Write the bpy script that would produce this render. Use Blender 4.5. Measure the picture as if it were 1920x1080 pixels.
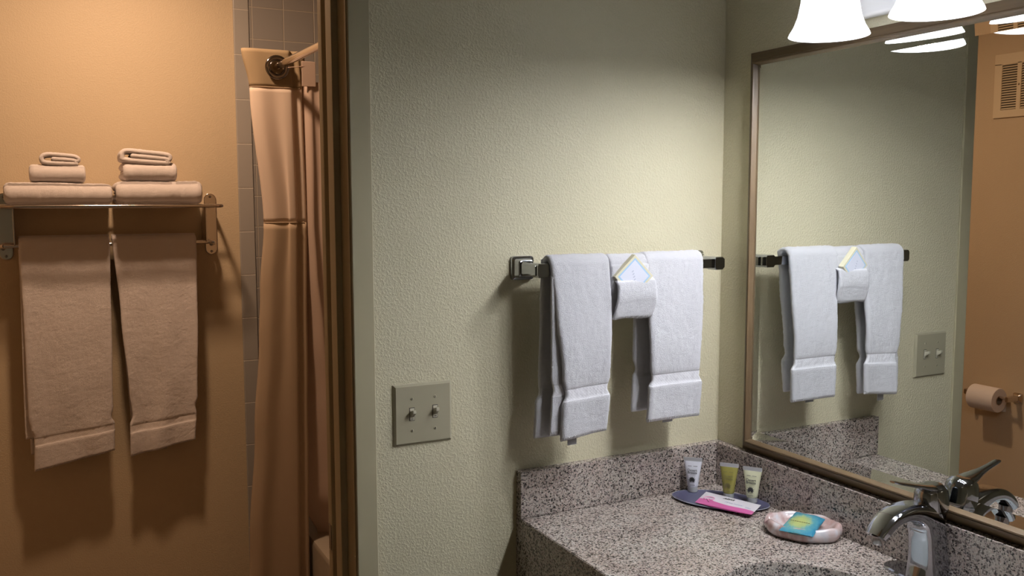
import bpy, bmesh, math, random
from mathutils import Vector, Matrix, noise
for o in list(bpy.data.objects): bpy.data.objects.remove(o)
S = bpy.context.scene; C = S.collection; PI = math.pi
random.seed(4)
# ------------------------------------------------------------------ camera
cam = bpy.data.cameras.new('camera'); cam.sensor_width = 36; cam.lens = 36*1693.3/1920; cam.clip_start = .02
co = bpy.data.objects.new('camera', cam); C.objects.link(co)
yaw, pitch, roll = .4749, -.0947, -.0025
fw = Vector((math.sin(yaw)*math.cos(pitch), math.cos(yaw)*math.cos(pitch), math.sin(pitch)))
rt = Vector((math.cos(yaw), -math.sin(yaw), 0)); up = rt.cross(fw)
rt, up = math.cos(roll)*rt+math.sin(roll)*up, -math.sin(roll)*rt+math.cos(roll)*up
M = Matrix((rt, up, -fw)).transposed().to_4x4(); M.translation = (-1.3155, -1.5526, .6237)
co.matrix_world = M; S.camera = co
# ------------------------------------------------------------------ exposure, world
S.view_settings.view_transform = 'Standard'; S.view_settings.look = 'None'
S.view_settings.exposure = 0.0; S.view_settings.gamma = 1
W = bpy.data.worlds.new('world'); S.world = W; W.use_nodes = True
W.node_tree.nodes['Background'].inputs[0].default_value = (1, .95, .85, 1)
W.node_tree.nodes['Background'].inputs[1].default_value = 0.02
BULB = 255.0          # radiance of the vanity bulbs
SHADE = 1.25
BATH = 15.2          # watts of the bathroom ceiling lamp
ROOM_FILL = .8  # watts of the added ambient fill behind the camera
def lamp(name, kind, loc, power, color, size=.1, rot=None):
    l = bpy.data.lights.new(name, kind); l.energy = power; l.color = color
    if kind == 'AREA': l.shape = 'DISK'; l.size = size
    else: l.shadow_soft_size = size
    o = bpy.data.objects.new(name, l); C.objects.link(o); o.location = loc
    if rot: o.rotation_euler = rot
    return o
lamp('bathroom_lamp', 'AREA', (-1.10, 1.06, 1.548), BATH, (1, .67, .435), .115)
lamp('room_fill', 'AREA', (-1.9, -2.6, 1.45), ROOM_FILL, (1, .86, .66), .6)  # added unseen fill that lifts the ambient light, not a known fixture
# ------------------------------------------------------------------ material helpers
class N:
    def __init__(s, name):
        s.m = bpy.data.materials.new(name); s.m.use_nodes = True; s.t = s.m.node_tree; s.b = s.t.nodes['Principled BSDF']
    def n(s, kind, **kw):
        x = s.t.nodes.new(kind)
        for k, v in kw.items():
            if k in x.inputs: x.inputs[k].default_value = v
            else: setattr(x, k, v)
        return x
    def l(s, a, b): s.t.links.new(a, b)
    def coord(s, kind='Object'):
        return s.n('ShaderNodeTexCoord').outputs[kind]
    def bump(s, h, strength, dist, prev=None):
        b = s.n('ShaderNodeBump', Strength=strength, Distance=dist); s.l(h, b.inputs['Height'])
        if prev: s.l(prev, b.inputs['Normal'])
        s.l(b.outputs[0], s.b.inputs['Normal']); return b.outputs[0]
    def ramp(s, v, stops):
        r = s.n('ShaderNodeValToRGB'); e = r.color_ramp.elements
        while len(e) < len(stops): e.new(.5)
        for i, (p, c) in enumerate(stops):
            e[i].position = p; e[i].color = (*c, 1)
        s.l(v, r.inputs[0]); return r.outputs[0]
def plain(name, col, rough=.5, metal=0., **kw):
    x = N(name); x.b.inputs['Base Color'].default_value = (*col, 1); x.b.inputs['Roughness'].default_value = rough
    x.b.inputs['Metallic'].default_value = metal
    for k, v in kw.items(): x.b.inputs[k].default_value = v
    nz = x.n('ShaderNodeTexNoise', Scale=60.0, Detail=3.0); x.l(x.coord(), nz.inputs['Vector'])
    mr = x.n('ShaderNodeMapRange'); x.l(nz.outputs[0], mr.inputs[0])
    mr.inputs[3].default_value = max(0, rough-.03); mr.inputs[4].default_value = min(1, rough+.03)
    x.l(mr.outputs[0], x.b.inputs['Roughness'])
    return x.m
def paint(name, col, rough=.6, strength=.5):
    x = N(name); co_ = x.coord()
    x.b.inputs['Roughness'].default_value = rough
    v = x.n('ShaderNodeTexNoise', Scale=210.0, Detail=3.0, Roughness=.55, Distortion=.3); x.l(co_, v.inputs['Vector'])
    v2 = x.n('ShaderNodeTexNoise', Scale=60.0, Detail=2.0); x.l(co_, v2.inputs['Vector'])
    mr = x.n('ShaderNodeMapRange', interpolation_type='SMOOTHSTEP'); x.l(v.outputs[0], mr.inputs[0]); mr.inputs[1].default_value = .42; mr.inputs[2].default_value = .66
    ad = x.n('ShaderNodeMath', operation='MULTIPLY_ADD'); x.l(v2.outputs[0], ad.inputs[0]); ad.inputs[1].default_value = .9; x.l(mr.outputs[0], ad.inputs[2])
    x.bump(ad.outputs[0], strength, .0011)
    n3 = x.n('ShaderNodeTexNoise', Scale=3.0, Detail=3.0); x.l(co_, n3.inputs['Vector'])
    c = x.ramp(n3.outputs[0], [(.3, tuple(a*.96 for a in col)), (.7, col)]); x.l(c, x.b.inputs['Base Color'])
    return x.m
def granite():
    x = N('granite'); co_ = x.coord()
    x.b.inputs['Roughness'].default_value = .22
    v = x.n('ShaderNodeTexVoronoi', Scale=430.0); x.l(co_, v.inputs['Vector'])
    nb = x.n('ShaderNodeTexNoise', Scale=10.0, Detail=3.0); x.l(co_, nb.inputs['Vector'])
    sep = x.n('ShaderNodeSeparateColor'); x.l(v.outputs['Color'], sep.inputs[0])
    c1 = x.ramp(sep.outputs[0], [(0, (.012, .012, .014)), (.085, (.016, .016, .018)), (.10, (.17, .15, .145)), (.27, (.22, .195, .19)), (.30, (.37, .335, .30)), (.62, (.47, .43, .385)), (.80, (.43, .345, .31)), (1, (.62, .59, .55))])
    for e in x.t.nodes:
        if e.type == 'VALTORGB': e.color_ramp.interpolation = 'LINEAR'
    v2 = x.n('ShaderNodeTexVoronoi', Scale=270.0); x.l(co_, v2.inputs['Vector'])
    s2 = x.n('ShaderNodeSeparateColor'); x.l(v2.outputs['Color'], s2.inputs[0])
    c2 = x.ramp(s2.outputs[1], [(0, (.10, .09, .09)), (.09, (.10, .09, .09)), (.12, (1, 1, 1)), (1, (1, 1, 1))])
    mx = x.n('ShaderNodeMix', data_type='RGBA', blend_type='MULTIPLY'); mx.inputs[0].default_value = .8
    x.l(c1, mx.inputs[6]); x.l(c2, mx.inputs[7])
    c3 = x.ramp(nb.outputs[0], [(.35, (.86, .80, .79)), (.65, (1, 1, 1))])
    m2 = x.n('ShaderNodeMix', data_type='RGBA', blend_type='MULTIPLY'); m2.inputs[0].default_value = 1
    x.l(mx.outputs[2], m2.inputs[6]); x.l(c3, m2.inputs[7]); x.l(m2.outputs[2], x.b.inputs['Base Color'])
    return x.m
def wood(name, a, b, axis):
    x = N(name); mp = x.n('ShaderNodeMapping'); x.l(x.coord(), mp.inputs[0])
    sc = [70, 70, 70]; sc[axis] = 2.0; mp.inputs['Scale'].default_value = sc
    v = x.n('ShaderNodeTexNoise', Scale=1.0, Detail=5.0, Distortion=.3); x.l(mp.outputs[0], v.inputs['Vector'])
    x.l(x.ramp(v.outputs[0], [(.3, a), (.7, b)]), x.b.inputs['Base Color']); x.b.inputs['Roughness'].default_value = .42
    x.bump(v.outputs[0], .15, .001); return x.m
def terry(name, col):
    # uv.x = metres across, uv.y = metres from the lower front hem; the dobby band is woven flat, the very hem is ribbed
    x = N(name); co_ = x.coord(); x.b.inputs['Roughness'].default_value = .95
    x.b.inputs['Base Color'].default_value = (*col, 1)
    x.b.inputs['Sheen Weight'].default_value = .25
    uv = x.n('ShaderNodeUVMap'); sp = x.n('ShaderNodeSeparateXYZ'); x.l(uv.outputs[0], sp.inputs[0])
    v = x.n('ShaderNodeTexNoise', Scale=560.0, Detail=4.0, Roughness=.8); x.l(co_, v.inputs['Vector'])
    v1 = x.n('ShaderNodeTexNoise', Scale=150.0, Detail=2.0); x.l(co_, v1.inputs['Vector'])
    ad = x.n('ShaderNodeMath', operation='ADD'); x.l(v.outputs[0], ad.inputs[0]); sc_v = x.n('ShaderNodeMath', operation='MULTIPLY'); x.l(v1.outputs[0], sc_v.inputs[0]); sc_v.inputs[1].default_value = .35; x.l(sc_v.outputs[0], ad.inputs[1])
    # band mask
    def band(lo, hi):
        a = x.n('ShaderNodeMapRange', interpolation_type='SMOOTHSTEP'); x.l(sp.outputs[1], a.inputs[0]); a.inputs[1].default_value = lo-.0015; a.inputs[2].default_value = lo+.0015
        b = x.n('ShaderNodeMapRange', interpolation_type='SMOOTHSTEP'); x.l(sp.outputs[1], b.inputs[0]); b.inputs[1].default_value = hi-.0015; b.inputs[2].default_value = hi+.0015; b.inputs[3].default_value = 1; b.inputs[4].default_value = 0
        c = x.n('ShaderNodeMath', operation='MULTIPLY'); x.l(a.outputs[0], c.inputs[0]); x.l(b.outputs[0], c.inputs[1]); return c.outputs[0]
    bm = band(.075, .098); hm = band(-.02, .007)
    wv = x.n('ShaderNodeTexChecker', Scale=330.0); x.l(uv.outputs[0], wv.inputs['Vector'])
    rb = x.n('ShaderNodeTexWave', Scale=90.0); x.l(uv.outputs[0], rb.inputs['Vector'])
    m1 = x.n('ShaderNodeMix', data_type='FLOAT'); x.l(bm, m1.inputs[0]); x.l(ad.outputs[0], m1.inputs[2])
    h1 = x.n('ShaderNodeMath', operation='MULTIPLY'); x.l(wv.outputs['Fac'], h1.inputs[0]); h1.inputs[1].default_value = .45; x.l(h1.outputs[0], m1.inputs[3])
    m2 = x.n('ShaderNodeMix', data_type='FLOAT'); x.l(hm, m2.inputs[0]); x.l(m1.outputs[0], m2.inputs[2])
    h2 = x.n('ShaderNodeMath', operation='MULTIPLY'); x.l(rb.outputs['Fac'], h2.inputs[0]); h2.inputs[1].default_value = .8; x.l(h2.outputs[0], m2.inputs[3])
    x.bump(m2.outputs[0], 1.0, .0026)
    return x.m
def cloth(name, col, transl=.35):
    x = N(name); co_ = x.coord(); x.b.inputs['Base Color'].default_value = (*col, 1); x.b.inputs['Roughness'].default_value = .8
    v = x.n('ShaderNodeTexNoise', Scale=700.0); x.l(co_, v.inputs['Vector']); x.bump(v.outputs[0], .2, .0006)
    tr = x.n('ShaderNodeBsdfTranslucent'); tr.inputs[0].default_value = (*col, 1)
    mx = x.n('ShaderNodeMixShader'); mx.inputs[0].default_value = transl
    x.l(x.b.outputs[0], mx.inputs[1]); x.l(tr.outputs[0], mx.inputs[2])
    x.l(mx.outputs[0], x.t.nodes['Material Output'].inputs[0]); return x.m
def tile(name, col, grout, w, h, ox, oz, gap=.0022, strength=.6):
    x = N(name); sp = x.n('ShaderNodeSeparateXYZ'); x.l(x.coord(), sp.inputs[0])
    def line(out, o, size, shift=None):
        a = x.n('ShaderNodeMath', operation='SUBTRACT'); x.l(out, a.inputs[0]); a.inputs[1].default_value = o
        if shift: x.l(shift, a.inputs[1])
        b = x.n('ShaderNodeMath', operation='PINGPONG'); x.l(a.outputs[0], b.inputs[0]); b.inputs[1].default_value = size/2
        c = x.n('ShaderNodeMapRange'); x.l(b.outputs[0], c.inputs[0]); c.inputs[1].default_value = gap*.4; c.inputs[2].default_value = gap*.9
        return c.outputs[0]
    horiz = x.n('ShaderNodeMath', operation='ADD'); x.l(sp.outputs[0], horiz.inputs[0]); x.l(sp.outputs[1], horiz.inputs[1])
    m = x.n('ShaderNodeMath', operation='MINIMUM'); x.l(line(horiz.outputs[0], ox, w), m.inputs[0]); x.l(line(sp.outputs[2], oz, h), m.inputs[1])
    mx = x.n('ShaderNodeMix', data_type='RGBA'); x.l(m.outputs[0], mx.inputs[0]); mx.inputs[6].default_value = (*grout, 1); mx.inputs[7].default_value = (*col, 1)
    x.l(mx.outputs[2], x.b.inputs['Base Color']); x.b.inputs['Roughness'].default_value = .3
    x.bump(m.outputs[0], strength, .002); return x.m
def emit(name, col, s):
    x = N(name); x.b.inputs['Base Color'].default_value = (*col, 1); x.b.inputs['Emission Color'].default_value = (*col, 1); x.b.inputs['Emission Strength'].default_value = s
    return x.m
# ------------------------------------------------------------------ materials
WALLC = (.63, .585, .42); BATHC = (.60, .475, .32)
m_wall = paint('wall_paint', WALLC, .5, .55); m_bath = paint('bathroom_paint', BATHC, .55, .25)
m_ceil = paint('ceiling_paint', (.7, .69, .62), .8, .6)
m_trim = plain('trim_paint', (.42, .375, .25), .65); m_jamb = plain('jamb_paint', (.40, .31, .18), .6)
m_granite = granite()
m_wood = wood('frame_wood', (.095, .060, .030), (.165, .110, .055), 1); m_woodv = wood('frame_wood_upright', (.095, .060, .030), (.165, .110, .055), 2)
m_cab = wood('cabinet_wood', (.10, .045, .02), (.16, .075, .035), 2)
m_mirror = plain('mirror_silver', (.84, .86, .85), .0, 1); m_mirror.node_tree.links.remove(m_mirror.node_tree.nodes['Principled BSDF'].inputs['Roughness'].links[0]); m_mirror.node_tree.nodes['Principled BSDF'].inputs['Roughness'].default_value = 0
m_chrome = plain('chrome', (.44, .455, .50), .08, 1); m_dchrome = plain('dark_chrome', (.30, .27, .26), .12, 1); m_nickel = plain('warm_nickel', (.66, .60, .56), .13, 1)
m_terry = terry('terry_white', (.74, .74, .80)); m_terry2 = terry('terry_bath', (.84, .76, .74))
m_tag = plain('care_tag_fabric', (.35, .35, .36), .7)
m_plate = plain('plate_plastic', (.37, .34, .245), .35); m_toggle = plain('toggle_plastic', (.55, .52, .42), .3); m_slot = plain('slot_dark', (.05, .045, .04), .6)
m_head = cloth('curtain_header_cloth', (.37, .27, .16), .15); m_sheer = cloth('curtain_sheer_cloth', (.86, .73, .62), .4); m_skirt = cloth('curtain_skirt_cloth', (.54, .41, .29), .2); m_liner = cloth('liner_cloth', (.66, .51, .42), .35)
m_tileA = tile('bullnose_tile', (.36, .335, .31), (.55, .5, .44), 9.0, .152, 5.0, .5236)
m_tileB = tile('field_tile', (.27, .25, .235), (.42, .37, .31), .108, .108, -.6615-.108*4+1.7, .0)
m_porc = plain('porcelain', (.75, .73, .69), .12); m_basin = plain('basin_china', (.55, .57, .56), .12)
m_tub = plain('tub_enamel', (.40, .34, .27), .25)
m_floor = tile('floor_tile', (.16, .12, .09), (.10, .08, .06), .3, 5.0, 0, 50.)
m_paper = plain('tissue_paper', (.80, .74, .70), .95); m_vent = plain('vent_metal', (.72, .60, .42), .45)
# ------------------------------------------------------------------ geometry helpers
def mk(name, bm, mats, parent=None, smooth=True, label=None, sharp=None):
    me = bpy.data.meshes.new(name)
    bmesh.ops.recalc_face_normals(bm, faces=bm.faces)
    bm.to_mesh(me); bm.free()
    for m in (mats if isinstance(mats, (list, tuple)) else [mats]): me.materials.append(m)
    o = bpy.data.objects.new(name, me); C.objects.link(o)
    if parent:
        o.parent = parent; o.matrix_parent_inverse = Matrix.Translation(-parent.location)
    if smooth:
        me.polygons.foreach_set('use_smooth', [True]*len(me.polygons))
        me.set_sharp_from_angle(angle=math.radians(sharp or 38))
        if (sharp or 38) < 60:
            wn = o.modifiers.new('even_shading', 'WEIGHTED_NORMAL'); wn.keep_sharp = True
    if label: o['label'] = label
    return o
def tag(o, label, cat, group=None):
    o['label'] = label; o['category'] = cat
    if group: o['group'] = group
    return o
def thing(name, loc, label, cat, group=None):
    o = bpy.data.objects.new(name, None); C.objects.link(o); o.location = loc; o.empty_display_size = .05
    return tag(o, label, cat, group)
def struct(o): o['kind'] = 'structure'; return o
def box(bm, a, b, bev=0, seg=2, mat=0):
    a = Vector(a); b = Vector(b)
    lo = Vector((min(a[i], b[i]) for i in range(3))); hi = Vector((max(a[i], b[i]) for i in range(3)))
    r = bmesh.ops.create_cube(bm, size=1); vs = r['verts']
    for v in vs: v.co = Vector(((lo[i]+hi[i])/2+v.co[i]*(hi[i]-lo[i]) for i in range(3)))
    fs = list({f for v in vs for f in v.link_faces})
    for f in fs: f.material_index = mat
    if bev:
        es = list({e for v in vs for e in v.link_edges})
        bmesh.ops.bevel(bm, geom=es, offset=bev, segments=seg, profile=.5, affect='EDGES')
    return bm
def loft(bm, rings, cap=True, closed=True, uvs=None, mat=0):
    R = [[bm.verts.new(p) for p in r] for r in rings]; n = len(R[0])
    uvl = bm.loops.layers.uv.verify() if uvs else None
    for i in range(len(R)-1):
        for j in range(n if closed else n-1):
            k = (j+1) % n
            f = bm.faces.new((R[i][j], R[i][k], R[i+1][k], R[i+1][j])); f.material_index = mat
            if uvs:
                for lp, (a, b) in zip(f.loops, ((i, j), (i, k), (i+1, k), (i+1, j))): lp[uvl].uv = uvs[a][b]
    if cap and closed:
        for r in (R[0], R[-1]):
            f = bm.faces.new(r); f.material_index = mat
    return bm
def frames(path):
    out = []; P = [Vector(p) for p in path]; prev = None
    for i, p in enumerate(P):
        t = (P[min(i+1, len(P)-1)]-P[max(i-1, 0)]).normalized()
        if prev is None:
            a = Vector((0, 0, 1)) if abs(t.z) < .9 else Vector((1, 0, 0)); n = (a-a.dot(t)*t).normalized()
        else: n = (prev-prev.dot(t)*t).normalized()
        prev = n; out.append((p, t, n, t.cross(n)))
    return out
def tube(bm, path, r, seg=16, cap=True):
    fr = frames(path); rr = r if isinstance(r, (list, tuple)) else [r]*len(path)
    return loft(bm, [[p+(n*math.cos(2*PI*k/seg)+b*math.sin(2*PI*k/seg))*q for k in range(seg)] for (p, t, n, b), q in zip(fr, rr)], cap)
def lathe(bm, prof, c, axis=2, seg=32, cap=True, sx=1, sy=1):
    def P(r, h, a):
        u, v = r*math.cos(a)*sx, r*math.sin(a)*sy
        q = [(h, u, v), (u, h, v), (u, v, h)][axis]; return Vector(c)+Vector(q)
    return loft(bm, [[P(max(r, 1e-5), h, 2*PI*k/seg) for k in range(seg)] for r, h in prof], cap)
def smooth_path(pts, n=8, closed=False):
    out = []; P = [Vector(p) for p in pts]; L = len(P)
    for i in range(L if closed else L-1):
        if closed: p0, p1, p2, p3 = P[(i-1) % L], P[i], P[(i+1) % L], P[(i+2) % L]
        else: p0, p1, p2, p3 = P[max(i-1, 0)], P[i], P[i+1], P[min(i+2, L-1)]
        for k in range(n):
            t = k/n
            out.append(.5*((2*p1)+(p2-p0)*t+(2*p0-5*p1+4*p2-p3)*t*t+(3*p1-p0-3*p2+p3)*t**3))
    if not closed: out.append(P[-1])
    return out
def resample(pts, step):
    out = [pts[0].copy()]; acc = 0
    for a, b in zip(pts, pts[1:]):
        d = (b-a).length; t = step-acc
        while t <= d:
            out.append(a+(b-a)*(t/d)); t += step
        acc = d-(t-step)
    if (out[-1]-pts[-1]).length > step*.3: out.append(pts[-1].copy())
    return out
def interp(tab, s):
    if s <= tab[0][0]: return tab[0][1]
    for (a, u), (b, v) in zip(tab, tab[1:]):
        if s <= b:
            t = (s-a)/(b-a); t = t*t*(3-2*t); return u+(v-u)*t
    return tab[-1][1]
def slab(bm, path, half, lo, hi, toxyz, amp=.0012, fold=None, step=.004, seed=0, uvoff=0., uvflip=False, endtaper=True):
    """a soft thick cloth strip: path = 2-D side view, half = half thickness (value or table over length), lo/hi = table of
    side limits over length; toxyz(a, b, w) places it.  Rounded sides, fine terry noise and slow folds are in the mesh."""
    P = resample([Vector((*p, 0)) for p in path], step); n = len(P); L = step*(n-1)
    g = lambda t, s: interp(t, s) if isinstance(t, (list, tuple)) else t
    rings = []; uvs = []; so = Vector((seed*3.1, seed*1.7, 0))
    w0 = max(abs(g(hi, s)-g(lo, s)) for s in (0, L/2, L)); m = max(6, int(w0/step))
    for i, p in enumerate(P):
        t = (P[min(i+1, n-1)]-P[max(i-1, 0)]).normalized(); nn = Vector((-t.y, t.x, 0)); s = i*step
        h = g(half, s)
        if endtaper:
            e = min(s, L-s)
            if e < h: h = max(h*.25, math.sqrt(max(0, h*h-(h-e)**2)))
        a, b = g(lo, s), g(hi, s); ring = []; uv = []
        prm = []
        for k in range(m+1): prm.append((a+h+(b-a-2*h)*k/m, 1.0, 0))
        for k in range(1, 6): prm.append((b-h+h*math.sin(PI*k/6), math.cos(PI*k/6), 1))
        for k in range(m+1): prm.append((b-h-(b-a-2*h)*k/m, -1.0, 0))
        for k in range(1, 6): prm.append((a+h-h*math.sin(PI*k/6), -math.cos(PI*k/6), 1))
        for w, q, side in prm:
            f = fold(w, s, L) if fold else 0
            base = p+nn*(h*q+f)
            X = Vector(toxyz(base.x, base.y, w))
            d = noise.noise((X+so)*260)*amp+noise.noise((X+so)*60)*amp*.7
            dirw = 0 if q in (1.0, -1.0) else (1 if w > (a+b)/2 else -1)
            base += nn*d*(1 if q > 0 else -1); w2 = w+dirw*abs(d)*.8
            ring.append(Vector(toxyz(base.x, base.y, w2)))
            uv.append((w, (L-s if uvflip else s)+uvoff))
        rings.append(ring); uvs.append(uv)
    loft(bm, rings, True, True, uvs)
    return bm
def poly(bm, pts, thick=None, mat=0):
    """flat outline in 3-D, optionally extruded along vector thick"""
    v = [bm.verts.new(p) for p in pts]; f = bm.faces.new(v); f.material_index = mat
    if thick is not None:
        w = [bm.verts.new(Vector(p)+Vector(thick)) for p in pts]; bm.faces.new(w[::-1]).material_index = mat
        for i in range(len(v)):
            j = (i+1) % len(v); bm.faces.new((v[j], v[i], w[i], w[j])).material_index = mat
    return bm
def text_mesh(name, txt, size, mat, M4, parent, label=None, bold=0., align='CENTER', spacing=1.0):
    c = bpy.data.curves.new(name, 'FONT'); c.body = txt; c.size = size; c.align_x = align; c.extrude = .00012; c.offset = bold; c.space_line = spacing; c.resolution_u = 3
    t = bpy.data.objects.new('tmp', c); C.objects.link(t)
    dg = bpy.context.evaluated_depsgraph_get(); me = bpy.data.meshes.new_from_object(t.evaluated_get(dg))
    bpy.data.objects.remove(t); me.name = name; me.transform(M4); me.materials.clear(); me.materials.append(mat)
    o = bpy.data.objects.new(name, me); C.objects.link(o); o.parent = parent
    if parent: o.matrix_parent_inverse = Matrix.Translation(-parent.location)
    if label: o['label'] = label
    return o
def basis(org, ex, ey):
    ex = Vector(ex).normalized(); ez = ex.cross(Vector(ey)).normalized(); ey = ez.cross(ex)
    m = Matrix((ex, ey, ez)).transposed().to_4x4(); m.translation = org; return m
# ------------------------------------------------------------------ room shell
FL, CE = -.86, 1.58; T = .13; L = 1.70; XJ = -.834; XD = -1.60; DT = 1.17+.02
def walls():
    bm = bmesh.new()
    box(bm, (XJ, 0, FL), (.12, T, CE)); box(bm, (-3.0, 0, FL), (XD, T, CE)); box(bm, (XD, 0, DT), (XJ, T, CE))
    bmesh.ops.remove_doubles(bm, verts=bm.verts, dist=1e-5)
    for f in bm.faces:
        f.normal_update()
        c = f.calc_center_median()
        if c.y > T-.001: f.material_index = 1
    struct(mk('wall_back', bm, [m_wall, m_bath], smooth=False))
    for nm, a, b, m in (('wall_right', (0, -3.0, FL), (.12, 0, CE), m_wall), ('wall_left', (-3.12, -3.0, FL), (-3.0, T, CE), m_wall),
                        ('wall_front', (-3.12, -3.12, FL), (.12, -3.0, CE), m_wall),
                        ('wall_bathroom_far', (-2.42, L, FL), (.30, L+.12, CE), m_bath), ('wall_bathroom_left', (-2.42, T, FL), (-2.30, L, CE), m_bath),
                        ('wall_bathroom_right', (.18, T, FL), (.30, L, CE), m_bath)):
        struct(mk(nm, box(bmesh.new(), a, b), m, smooth=False))
    struct(mk('floor', box(bmesh.new(), (-3.12, -3.12, FL-.1), (.30, L+.12, FL)), m_floor, smooth=False))
    struct(mk('ceiling', box(bmesh.new(), (-3.12, -3.12, CE), (.30, L+.12, CE+.1)), m_ceil, smooth=False))
walls()
# tiled part of the far bathroom wall: a bullnose border and the field around the tub
bm = box(bmesh.new(), (-.7165, L-.009, -.86), (-.6635, L, CE), .004, 3); struct(mk('trim_1', bm, m_tileA))
bm = box(bmesh.new(), (-.6625, L-.008, -.86), (.172, L, CE)); struct(mk('wall_tile_far', bm, m_tileB, smooth=False)); struct(mk('wall_tile_right', box(bmesh.new(), (.172, T, -.86), (.18, L-.008, CE)), m_tileB, smooth=False))
# door frame: casing on the vanity side, jamb, stop, casing on the bathroom side
bm = bmesh.new()
for s, x in ((1, XJ), (-1, XD)):
    box(bm, (x-.004*s, -.006, FL), (x+.036*s, 0, DT), .0025, 3)
box(bm, (XD-.036, -.007, DT-.004), (XJ+.036, 0, DT+.036), .0025, 3)
struct(mk('trim_2', bm, m_trim))
bm = bmesh.new()
for s, x in ((1, XJ), (-1, XD)):
    box(bm, (x-.006*s, .0, FL), (x+.001*s, T, DT)); box(bm, (x-.018*s, .048, FL), (x-.005*s, .085, DT), .002, 2)
    box(bm, (x-.016*s, T-.012, FL), (x+.045*s, T+.014, DT), .003, 2)
box(bm, (XD, 0, DT-.001), (XJ, T, DT+.006)); box(bm, (XD, .048, DT-.014), (XJ, .085, DT), .002, 2)
struct(mk('trim_3', bm, m_jamb))
bm = bmesh.new(); box(bm, (XJ-.0175, T-.008, -.05), (XJ-.0162, T+.006, .0), .0004, 1)
struct(mk('trim_4', bm, m_dchrome))
for nm, a, b in (('baseboard_back', (-3, -.012, FL), (XD-.036, 0, FL+.09)), ('baseboard_back', (XJ+.036, -.012, FL), (-.512, 0, FL+.09)), ('baseboard_left', (-3, -3, FL), (-2.988, -.012, FL+.09))):
    struct(mk(nm, box(bmesh.new(), a, b, .003, 2), m_trim))
# ------------------------------------------------------------------ vanity
SX, SY = -.268, -.60; SA, SB = .203, .146; CD = .509; YE = -1.40
v = thing('vanity_counter', (-.25, -.7, -.04), 'speckled grey-pink granite vanity counter in the corner under the mirror', 'counter')
# counter slab with an oval opening
bm = bmesh.new(); SEG = 96
def oval(sc, z, inset=0): return [Vector((SX+(SB*sc-inset)*math.cos(2*PI*k/SEG), SY+(SA*sc-inset)*math.sin(2*PI*k/SEG), z)) for k in range(SEG)]
def rect(z, ex=0):
    out = []
    x0, x1, y0, y1 = -CD+.003-ex, 0, YE, 0
    for k in range(SEG):
        a = 2*PI*k/SEG; dx, dy = math.cos(a), math.sin(a)
        t = min(((x1-SX)/dx if dx > 1e-9 else (x0-SX)/dx if dx < -1e-9 else 9e9), ((y1-SY)/dy if dy > 1e-9 else (y0-SY)/dy if dy < -1e-9 else 9e9))
        out.append(Vector((SX+dx*t, SY+dy*t, z)))
    # snap nearest samples onto the four corners
    for cx in (x0, x1):
        for cy in (y0, y1):
            q = min(out, key=lambda p: (p.x-cx)**2+(p.y-cy)**2); q.x, q.y = cx, cy
    return out
loft(bm, [rect(-.03), rect(-.0), oval(1.03, 0), oval(1.008, -.0008), oval(1.0, -.004), oval(1.0, -.03), rect(-.03)], cap=False)
mk('countertop', bm, m_granite, v)
bm = bmesh.new(); pr = [(-CD+.006, 0), (-CD+.0015, -.0015), (-CD, -.006), (-CD, -.128), (-CD+.002, -.13), (-CD+.02, -.13), (-CD+.02, -.0005)]
loft(bm, [[Vector((a, y, b)) for a, b in pr] for y in (YE, 0)]); mk('apron', bm, m_granite, v)
mk('backsplash', box(bmesh.new(), (-.02, YE, 0), (0, -.0203, .0947), .0018, 2), m_granite, v)
mk('side_splash', box(bmesh.new(), (-CD, -.02, 0.0003), (-.0003, 0, .0947), .0018, 2), m_granite, v)
# bowl
sb = thing('sink_basin', (SX, SY, -.17), 'oval white china basin mounted under the granite counter', 'sink')
bm = bmesh.new(); pf = [(1.10, -.0305), (1.0, -.031), (.985, -.04), (.96, -.07), (.88, -.11), (.70, -.145), (.4, -.16), (.14, -.164)]
loft(bm, [oval(s, z) for s, z in pf], cap=False); loft(bm, [oval(s*1.02+.02, z-.008) for s, z in pf], cap=False)
mk('bowl', bm, m_basin, sb)
mk('drain', lathe(bmesh.new(), [(.0, -.160), (.022, -.161), (.026, -.164), (.024, -.168), (0, -.168)], (SX, SY, 0), seg=28), m_chrome, sb)
# cabinet beneath
cb = thing('vanity_cabinet', (-.25, -.7, FL), 'dark brown wooden cabinet under the granite counter', 'cabinet')
bm = bmesh.new()
box(bm, (-.47, YE+.03, FL+.09), (-.452, -.02, -.131)); box(bm, (-.47, YE+.02, FL), (-.005, YE+.038, -.131)); box(bm, (-.47, -.02, FL), (-.005, -.003, -.131)); box(bm, (-.42, YE+.03, FL), (-.405, -.02, FL+.09)); box(bm, (-.452, YE+.038, FL+.09), (-.005, -.02, FL+.108))
mk('body', bm, m_cab, cb, smooth=False)
for y0 in (-.68, -1.34):
    d = mk('door', box(bmesh.new(), (-.4885, y0, FL+.12), (-.4705, y0+.62, -.16), .003, 2), m_cab, cb)
    k = mk('knob', lathe(bmesh.new(), [(0, -.515), (.014, -.514), (.016, -.506), (.008, -.497), (.006, -.4883), (0, -.4883)], (0, y0+(.56 if y0 < -1 else .06), -.22), axis=0, seg=20), m_nickel); k.parent = d
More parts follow.
